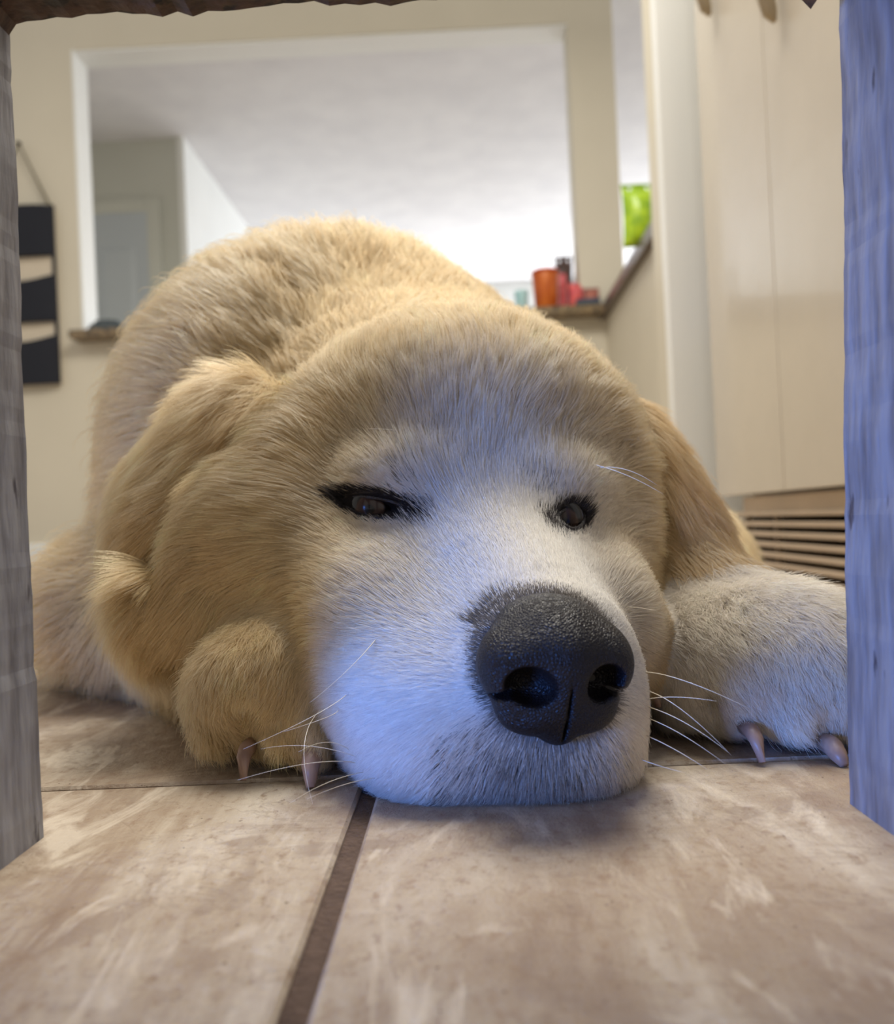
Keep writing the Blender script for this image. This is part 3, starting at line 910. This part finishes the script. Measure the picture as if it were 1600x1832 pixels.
def sample_roots():
    a, b, c, d = (BV[BQ[:, i]] for i in range(4))
    ar = .5 * np.linalg.norm(np.cross(c - a, d - b), axis=1)
    cen = (a + b + c + d) / 4
    cw = group_weights(cen)
    dens = {'body': .5e6, 'neck': 1.2e6, 'leg': 1.0e6, 'head': 3.6e6, 'muz': 5.5e6, 'earL': 3.0e6, 'earR': 3.0e6, 'paw': 4.0e6}
    dn = cw @ np.array([dens[g] for g in GROUPS])
    dn *= np.where(cen[:, 1] > 1.0, .35, 1)
    fn = np.cross(c - a, d - b); fn /= np.linalg.norm(fn, axis=1)[:, None] + 1e-12
    tocam = CAM - cen; tocam /= np.linalg.norm(tocam, axis=1)[:, None]
    facing = (fn * tocam).sum(1)
    dn *= np.where(facing < -.25, .25, 1)                  # sparser where the coat faces away
    dn *= (cen[:, 2] > .0030) | (fn[:, 2] > -.97)
    ex = ar * dn * FUR_Q
    cnt = rng.poisson(ex)
    fi = np.repeat(np.arange(len(cnt)), cnt)
    u, v = rng.random(len(fi)), rng.random(len(fi))
    w00 = (1 - u) * (1 - v); w10 = u * (1 - v); w11 = u * v; w01 = (1 - u) * v
    p = a[fi] * w00[:, None] + b[fi] * w10[:, None] + c[fi] * w11[:, None] + d[fi] * w01[:, None]
    n = BN[BQ[fi, 0]] * w00[:, None] + BN[BQ[fi, 1]] * w10[:, None] + BN[BQ[fi, 2]] * w11[:, None] + BN[BQ[fi, 3]] * w01[:, None]
    n /= np.linalg.norm(n, axis=1)[:, None]
    return p, n


def norm(v): return v / (np.linalg.norm(v, axis=1)[:, None] + 1e-12)


R_, N_ = sample_roots()
# keep the nose leather and the eye openings bare
q = (R_ - NOSE) @ NOSE_R
keep = ~((np.sqrt((q[:, 0] / .029) ** 2 + ((q[:, 2] - .000) / .0245) ** 2) < .80) & (np.abs(q[:, 1]) < .035))
for (ce, Rr, w) in ((EYE_OUT_L, R_EL, .0135), (EYE_OUT_R, R_ER, .0085)):
    a, b, z = eye_frame(ce, Rr, R_)
    keep &= ~(((a / (w + .0008)) ** 2 + (z / .0060) ** 2 < 1.0) & (np.abs(b) < .03))
R_, N_ = R_[keep], N_[keep]
W = group_weights(R_)
gi = {g: W[:, i] for i, g in enumerate(GROUPS)}
nh = len(R_)
print('hairs', nh)

def NL(x, f, z):
    """nose frame: x to picture right, f towards the camera, z up"""
    return NOSE + NOSE_R @ np.array([x, -f, z])


# growth direction
Hc = P(835, 900, .49)
d_head = norm(R_ - (NOSE + np.array([0, .0, -.004])))
low = np.clip((.05 - R_[:, 2]) / .05, 0, 1)
d_head = norm(d_head + np.array([0, 0, -.55]) * low[:, None])
side = (R_[:, 0] < Hc[0] - .03)
d_head = norm(d_head + np.array([0, 0, -.45]) * (gi['head'] * np.clip((np.abs(R_[:, 0] - Hc[0]) - .045) / .03, 0, 1))[:, None])
d_ear = norm((e1 - e0))[None] if False else (e1 - e0) / np.linalg.norm(e1 - e0)
d_earR = (g1 - g0) / np.linalg.norm(g1 - g0)
d_body = norm(R_ - np.array([-.03, .40, .05])) * .8 + np.array([-.35, 0, -.25]) * np.clip(-(R_[:, 0] + .08) / .1, 0, 1)[:, None] + np.array([.2, 0, -.3]) * np.clip((R_[:, 0] - .0) / .1, 0, 1)[:, None]
d_body = norm(d_body)
d_paw = norm(np.stack([np.where(R_[:, 0] > 0, .25, .05), np.full(nh, -.75), np.full(nh, -.75)], 1))
d_leg = norm(np.stack([np.where(R_[:, 0] > 0, .2, -.25), np.full(nh, -.35), np.full(nh, -.75)], 1))
D = (d_head * (gi['head'] + gi['muz'])[:, None] + d_ear * gi['earL'][:, None] + d_earR * gi['earR'][:, None]
     + d_body * (gi['body'] + gi['neck'])[:, None] + d_paw * gi['paw'][:, None] + d_leg * gi['leg'][:, None])
tang = norm(D - N_ * (D * N_).sum(1)[:, None])
# soft swirl
sw = np.stack([wnoise(R_, 21, .045), wnoise(R_, 22, .045), wnoise(R_, 23, .045)], 1)
sw2 = np.stack([wnoise(R_, 31, .010), wnoise(R_, 32, .010), wnoise(R_, 33, .010)], 1)
calm = gi['muz'] * .75 + gi['head'] * .25
tang = norm(tang + (sw * .22 + sw2 * .16) * (1 - calm)[:, None] + rng.normal(0, 1, (nh, 3)) * (.10 + .10 * gi['paw'] + .05 * gi['body'])[:, None])
tang = norm(tang - N_ * (tang * N_).sum(1)[:, None] * .8)

Lg = {'body': .052, 'neck': .042, 'leg': .032, 'head': .016, 'muz': .0075, 'earL': .037, 'earR': .030, 'paw': .012}
length = sum(gi[g] * Lg[g] for g in GROUPS)
dn_ = np.linalg.norm(R_ - NOSE, axis=1)
face = gi['head'] + gi['muz']
length = np.where(face > .5, .0045 + np.clip((dn_ - .03) / .17, 0, 1) ** 1.2 * .026, length)
for (ce, Rr, w) in ((EYE_OUT_L, R_EL, .0135), (EYE_OUT_R, R_ER, .0085)):
    de = np.linalg.norm(R_ - ce, axis=1); length *= .38 + .62 * np.clip((de - .010) / .02, 0, 1)
qn = (R_ - NOSE) @ NOSE_R
length *= 1 - .55 * np.clip(1 - (np.linalg.norm(qn[:, [0, 2]], axis=1) - .028) / .010, 0, 1) * (np.abs(qn[:, 1]) < .03) * (qn[:, 2] > -.018)
length = length + .006 * gi['muz'] * low - .006 * gi['paw'] * np.clip((.016 - R_[:, 2]) / .01, 0, 1)
GROOVES = [(P(x, 1285, Y), P(x + 2, 1355, Y - .006)) for x, Y in ((440, .358), (518, .350), (1365, .350), (1258, .368), (1480, .350))]
for ga, gb_ in GROOVES:
    dg, _ = seg_dist(R_, ga, gb_); length *= np.clip((dg - .003) / .010, .35, 1)
length *= rng.uniform(.65, 1.15, nh)
LiftG = {'body': 1.0, 'neck': .75, 'leg': .45, 'head': .36, 'muz': .28, 'earL': .48, 'earR': .36, 'paw': .5}
lift = sum(gi[g] * LiftG[g] for g in GROUPS) * rng.uniform(.6, 1.4, nh)
lift = lift + 1.0 * face * np.clip((.020 - R_[:, 2]) / .015, 0, 1)

NP = 6
S = np.linspace(0, 1, NP)
pts = np.zeros((nh, NP, 3))
curl = rng.normal(0, 1, (nh, 3)) * (.05 + .26 * gi['paw'] + .05 * gi['body'])[:, None]
for i, s in enumerate(S):
    pts[:, i] = R_ + length[:, None] * (tang * s + N_ * (lift * s * (1 - .55 * s))[:, None] + curl * s * s + np.array([0, 0, -.18]) * ((gi['body'] + gi['neck'] + gi['leg']) * s * s)[:, None])
# clumping towards the tip
cell = sum(gi[g] * c for g, c in {'body': .016, 'neck': .010, 'leg': .009, 'head': .0040, 'muz': .0016, 'earL': .006, 'earR': .006, 'paw': .0036}.items())
lev = np.round(np.log2(cell / .001) * 2) / 2; cellq = .001 * 2 ** lev
key = np.floor((R_ + sw2 * cellq[:, None] * .3) / cellq[:, None]).astype(np.int64)
h = (key[:, 0] * 73856093) ^ (key[:, 1] * 19349663) ^ (key[:, 2] * 83492791) ^ ((lev * 2).astype(np.int64) * 2654435)
_, inv = np.unique(h, return_inverse=True)
cn = np.bincount(inv)
cl = sum(gi[g] * c for g, c in {'body': .55, 'neck': .50, 'leg': .45, 'head': .38, 'muz': .20, 'earL': .45, 'earR': .45, 'paw': .50}.items())
for i in range(1, NP):
    cm = np.stack([np.bincount(inv, weights=pts[:, i, a]) / cn for a in range(3)], 1)[inv]
    f = (cl * S[i] ** 1.4)[:, None]
    pts[:, i] = pts[:, i] * (1 - f) + cm * f
pts[:, :, 2] = np.maximum(pts[:, :, 2], .0006)

cc, dk = pigment(R_, W)
cc = cc * (1 + rng.normal(0, .07, nh))[:, None] * (1 + (rng.random(nh)[cn.argsort()[0] * 0] * 0))
clb = np.random.default_rng(5).normal(0, .05, len(cn))[inv]; cc = cc * (1 + clb)[:, None]
darkhair = rng.random(nh) < dk
qn = (R_ - NOSE) @ NOSE_R
nearnose = np.clip(1 - (np.linalg.norm(qn[:, [0, 2]], axis=1) - .030) / .006, 0, 1) * (np.abs(qn[:, 1]) < .05)
blk = np.where(nearnose[:, None] > .3, GREY * .8, BLACK) * rng.uniform(.6, 1.8, nh)[:, None]
lip = (np.linalg.norm(R_ - NL(-.005, .0, -.036), axis=1) < .032)
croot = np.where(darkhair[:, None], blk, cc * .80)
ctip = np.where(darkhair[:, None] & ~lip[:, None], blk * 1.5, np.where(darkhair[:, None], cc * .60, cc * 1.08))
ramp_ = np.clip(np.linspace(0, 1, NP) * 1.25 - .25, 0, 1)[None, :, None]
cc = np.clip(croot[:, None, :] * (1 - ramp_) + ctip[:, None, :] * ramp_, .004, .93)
rad = sum(gi[g] * c for g, c in {'body': .00030, 'neck': .00020, 'leg': .00018, 'head': .000105, 'muz': .000085, 'earL': .00013, 'earR': .00013, 'paw': .000105}.items())


def hair_object(name, pts, rad, colr, nrm, material, parent):
    n, k = pts.shape[:2]
    hc = bpy.data.hair_curves.new(name)
    hc.add_curves([k] * n)
    hc.attributes['position'].data.foreach_set('vector', pts.astype(np.float32).ravel())
    ra = hc.attributes.get('radius') or hc.attributes.new('radius', 'FLOAT', 'POINT')
    taper = (1 - .82 * np.linspace(0, 1, k) ** 1.5)
    ra.data.foreach_set('value', (rad[:, None] * taper[None]).astype(np.float32).ravel())
    at = hc.attributes.new('tint', 'FLOAT_COLOR', 'POINT')
    at.data.foreach_set('color', np.concatenate([colr.reshape(-1, 3), np.ones((n * k, 1))], 1).astype(np.float32).ravel())
    an = hc.attributes.new('skin_normal', 'FLOAT_VECTOR', 'CURVE')
    an.data.foreach_set('vector', nrm.astype(np.float32).ravel())
    hc.materials.append(material)
    return link(bpy.data.objects.new(name, hc), parent)


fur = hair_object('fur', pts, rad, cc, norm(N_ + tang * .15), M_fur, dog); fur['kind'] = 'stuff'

# ---- nose leather
M_nose = bpy.data.materials.new('nose_leather'); M_nose.use_nodes = True
nt = M_nose.node_tree; b = nt.nodes['Principled BSDF']
b.inputs['Base Color'].default_value = srgb(18, 14, 17) + (1,); b.inputs['Roughness'].default_value = .48; b.inputs['Specular IOR Level'].default_value = .36
tc = nt.nodes.new('ShaderNodeTexCoord'); vo = nt.nodes.new('ShaderNodeTexVoronoi'); vo.inputs['Scale'].default_value = 900; vo.feature = 'DISTANCE_TO_EDGE'
nt.links.new(tc.outputs['Object'], vo.inputs['Vector'])
bp = nt.nodes.new('ShaderNodeBump'); bp.inputs['Strength'].default_value = 1.0; bp.inputs['Distance'].default_value = .0007
nt.links.new(vo.outputs['Distance'], bp.inputs['Height']); nt.links.new(bp.outputs[0], b.inputs['Normal'])
n1 = nt.nodes.new('ShaderNodeTexNoise'); n1.inputs['Scale'].default_value = 60; nt.links.new(tc.outputs['Object'], n1.inputs[0])
rr = nt.nodes.new('ShaderNodeMapRange'); rr.inputs[1].default_value = .3; rr.inputs[2].default_value = .7; rr.inputs[3].default_value = .34; rr.inputs[4].default_value = .62
nt.links.new(n1.outputs[0], rr.inputs[0]); nt.links.new(rr.outputs[0], b.inputs['Roughness'])


def NE(x, f, z, rx, rf, rz, k=.006, sub=False, tilt=0.0, yaw=0.0):
    return Ell(NL(x, f, z), (rx, rf, rz), NOSE_R @ rotm(0, tilt, yaw), k=k, g='nose', sub=sub)


np_ = [NE(0, -.006, .006, .0215, .019, .0150, .006),
       NE(-.0155, -.004, .001, .0125, .0155, .0140, .006), NE(.0155, -.004, .001, .0125, .0155, .0140, .006),
       NE(0, .002, -.001, .0120, .0125, .0160, .006),
       NE(-.0075, -.003, -.0145, .0140, .0125, .0090, .006), NE(.0075, -.003, -.0145, .0140, .0125, .0090, .006),
       NE(0, -.004, -.021, .006, .010, .006, .004),
       NE(0, -.014, .014, .0170, .018, .0105, .008),
       NE(-.0130, .010, -.0045, .0086, .013, .0066, .002, True, .25), NE(.0135, .010, -.0040, .0074, .013, .0064, .002, True, -.25),
       NE(-.0215, .006, -.0085, .0080, .010, .0016, .0015, True, -.35), NE(.0215, .006, -.0085, .0080, .010, .0016, .0015, True, .35),
       NE(0, .013, -.016, .0005, .0045, .011, .0012, True), NE(0, .009, -.0225, .0006, .0060, .006, .0010, True)]
h_ = .00045
nx_ = np.arange(NOSE[0] - .036, NOSE[0] + .036, h_); ny_ = np.arange(NOSE[1] - .028, NOSE[1] + .040, h_ * 1.3); nz_ = np.arange(NOSE[2] - .034, NOSE[2] + .034, h_)
NF = field(np_, nx_, ny_, nz_)
NV, NQ = surface_nets(NF, nx_, ny_, nz_)
nose = mesh_from('nose', NV, NQ, M_nose, dog); nose['label'] = 'large black leathery nose with wet nostrils'
MB().lathe((0, 0, 0), [(.001, -.001), (.001, .001)], 4)

# ---- eyes
M_eye = bpy.data.materials.new('dark_eye'); M_eye.use_nodes = True
nt = M_eye.node_tree; b = nt.nodes['Principled BSDF']; b.inputs['Roughness'].default_value = .16; b.inputs['Specular IOR Level'].default_value = .35
tc = nt.nodes.new('ShaderNodeTexCoord'); sp = nt.nodes.new('ShaderNodeVectorMath'); sp.operation = 'DISTANCE'
nt.links.new(tc.outputs['Object'], sp.inputs[0]); sp.inputs[1].default_value = (0, -.0115, 0)
rp = nt.nodes.new('ShaderNodeValToRGB'); e = rp.color_ramp.elements
mr = nt.nodes.new('ShaderNodeMath'); mr.operation = 'MULTIPLY'; mr.inputs[1].default_value = 60
nt.links.new(sp.outputs['Value'], mr.inputs[0]); nt.links.new(mr.outputs[0], rp.inputs[0])
e[0].position = .12; e[0].color = (.002, .002, .002, 1); e[1].position = .60; e[1].color = (.006, .004, .004, 1)
q1 = e.new(.17); q1.color = srgb(54, 38, 30) + (1,); q2 = e.new(.36); q2.color = srgb(66, 48, 38) + (1,); q3 = e.new(.42); q3.color = (.004, .003, .003, 1)
nt.links.new(rp.outputs[0], b.inputs['Base Color'])
M_lid = mat('black_eyelid_rim', srgb(24, 18, 20), .35, bump=.3, bscale=900)
for (ce, Rr, w, hgt, push) in ((EYE_OUT_L, R_EL, .0138, .0046, .0128), (EYE_OUT_R, R_ER, .0086, .0048, .0128)):
    push += .0012; c = ce + Rr @ np.array([0, push, 0])
    rad_e = .0125
    qv = (BV - ce) @ Rr; okv = (np.abs(qv[:, 1]) < .015) & ((BN @ Rr)[:, 1] < -.3) & (np.abs(qv[:, 0]) < .03) & (np.abs(qv[:, 2]) < .02); qv = qv[okv]
    vs, fs = [], []
    nu, nv = 32, 20
    for j in range(nv + 1):
        th = math.pi * j / nv
        for i in range(nu):
            ph = 2 * math.pi * i / nu
            vs.append((rad_e * math.sin(th) * math.cos(ph), rad_e * math.cos(th), rad_e * math.sin(th) * math.sin(ph)))
    for j in range(nv):
        for i in range(nu):
            i2 = (i + 1) % nu; fs.append((j * nu + i, j * nu + i2, (j + 1) * nu + i2, (j + 1) * nu + i))
    eo = MB().add(vs, fs).build('eye', M_eye, dog, smooth=True)
    mw = Matrix.Identity(4)
    Rg = Rr @ rotm(math.radians(8), 0, math.radians(-14))
    for a_ in range(3):
        for b_ in range(3): mw[a_][b_] = Rg[a_, b_]
        mw[a_][3] = c[a_]
    eo.matrix_world = mw
    ring = []
    for k in range(41):
        a_ = 2 * math.pi * k / 40
        x = (w + .0004) * math.cos(a_); z = (hgt) * math.sin(a_) * (1.0 if math.sin(a_) < 0 else .85)
        j_ = np.argsort((qv[:, 0] - x * 1.08) ** 2 + (qv[:, 2] - z * 1.25) ** 2)[:6]
        ring.append(ce + Rr @ np.array([x, qv[j_, 1].mean() + .0006, z]))
    MB().tube(ring, .00105, 8).build('eyelid', M_lid, dog, smooth=True)

# ---- claws
M_claw = mat('horn_claw', srgb(176, 146, 128), .4, (120, srgb(140, 112, 98), 3, (1, 1, .3)))
for (x, y, Y, w) in ((437, 1350, .354, .0042), (556, 1366, .345, .0052), (1352, 1318, .352, .0042), (1498, 1345, .346, .005), (1170, 1225, .392, .004)):
    p1 = P(x, y, Y); p1 = p1 + np.array([0, .003, -.001]); w *= .82; p0 = p1 + np.array([0, .010, .002])
    pt = np.array([p1[0] + .0005, p1[1] - .003, max(p1[2] - .008, .001)])
    MB().tube([p0, (p0 + p1) / 2 + np.array([0, -.004, .001]), p1 + np.array([0, -.004, 0]), pt + np.array([0, -.005, 0])], [w, w, w * .85, w * .42], 10).build('claw', M_claw, dog, smooth=True)

# ---- whiskers and the long brow hairs, each its own strand
M_whisk = mat('pale_whisker', srgb(236, 226, 206), .35)


def whisker(p0, p1, p2, r=.00020):
    p0, p1, p2 = map(np.array, (p0, p1, p2)); n = 12
    pl = [(1 - t) ** 2 * p0 + 2 * t * (1 - t) * p1 + t * t * p2 for t in np.linspace(0, 1, n)]
    for q in pl: q[2] = max(q[2], .0008)
    MB().tube(pl, [r * (1 - .8 * i / (n - 1)) for i in range(n)], 5).build('whisker', M_whisk, dog, smooth=True)


for w in ([(720, 1195, .352), (640, 1185, .33), (565, 1245, .325)], [(700, 1255, .350), (620, 1265, .33), (520, 1295, .325)],
          [(700, 1290, .345), (610, 1290, .33), (545, 1330, .32)], [(700, 1250, .345), (600, 1260, .33), (450, 1325, .32)],
          [(690, 1320, .34), (600, 1330, .325), (440, 1378, .315)], [(660, 1240, .36), (530, 1290, .33), (570, 1420, .318)],
          [(690, 1345, .335), (600, 1370, .32), (530, 1418, .312)], [(720, 1330, .335), (650, 1370, .32), (560, 1410, .31)],
          [(730, 1290, .342), (600, 1300, .33), (480, 1325, .33)],
          [(1128, 1205, .330), (1200, 1195, .32), (1322, 1255, .315)], [(1128, 1235, .330), (1200, 1240, .32), (1290, 1335, .315)],
          [(1130, 1250, .328), (1190, 1230, .32), (1265, 1242, .315)], [(1130, 1262, .328), (1210, 1270, .32), (1285, 1330, .31)],
          [(1128, 1280, .328), (1200, 1290, .32), (1280, 1350, .31)], [(1128, 1310, .326), (1190, 1320, .315), (1250, 1360, .31)],
          [(1120, 1340, .325), (1150, 1350, .315), (1210, 1365, .31)], [(1100, 1100, .37), (1130, 1080, .36), (1165, 1088, .355)],
          [(1050, 850, .41), (1110, 830, .40), (1165, 870, .395)], [(1040, 845, .41), (1110, 845, .40), (1175, 885, .395)],
          [(690, 800, .42), (665, 770, .41), (720, 775, .405)], [(650, 870, .41), (640, 840, .405), (690, 825, .40)]):
    a, b_, c_ = [P(*q) for q in w]
    dd = np.linalg.norm(BV - a, axis=1); i_ = dd.argmin(); a = BV[i_] + BN[i_] * .001
    b_ = b_ + np.array([0, -.012, 0]); whisker(a, b_, c_ + np.array([0, -.012, 0]))
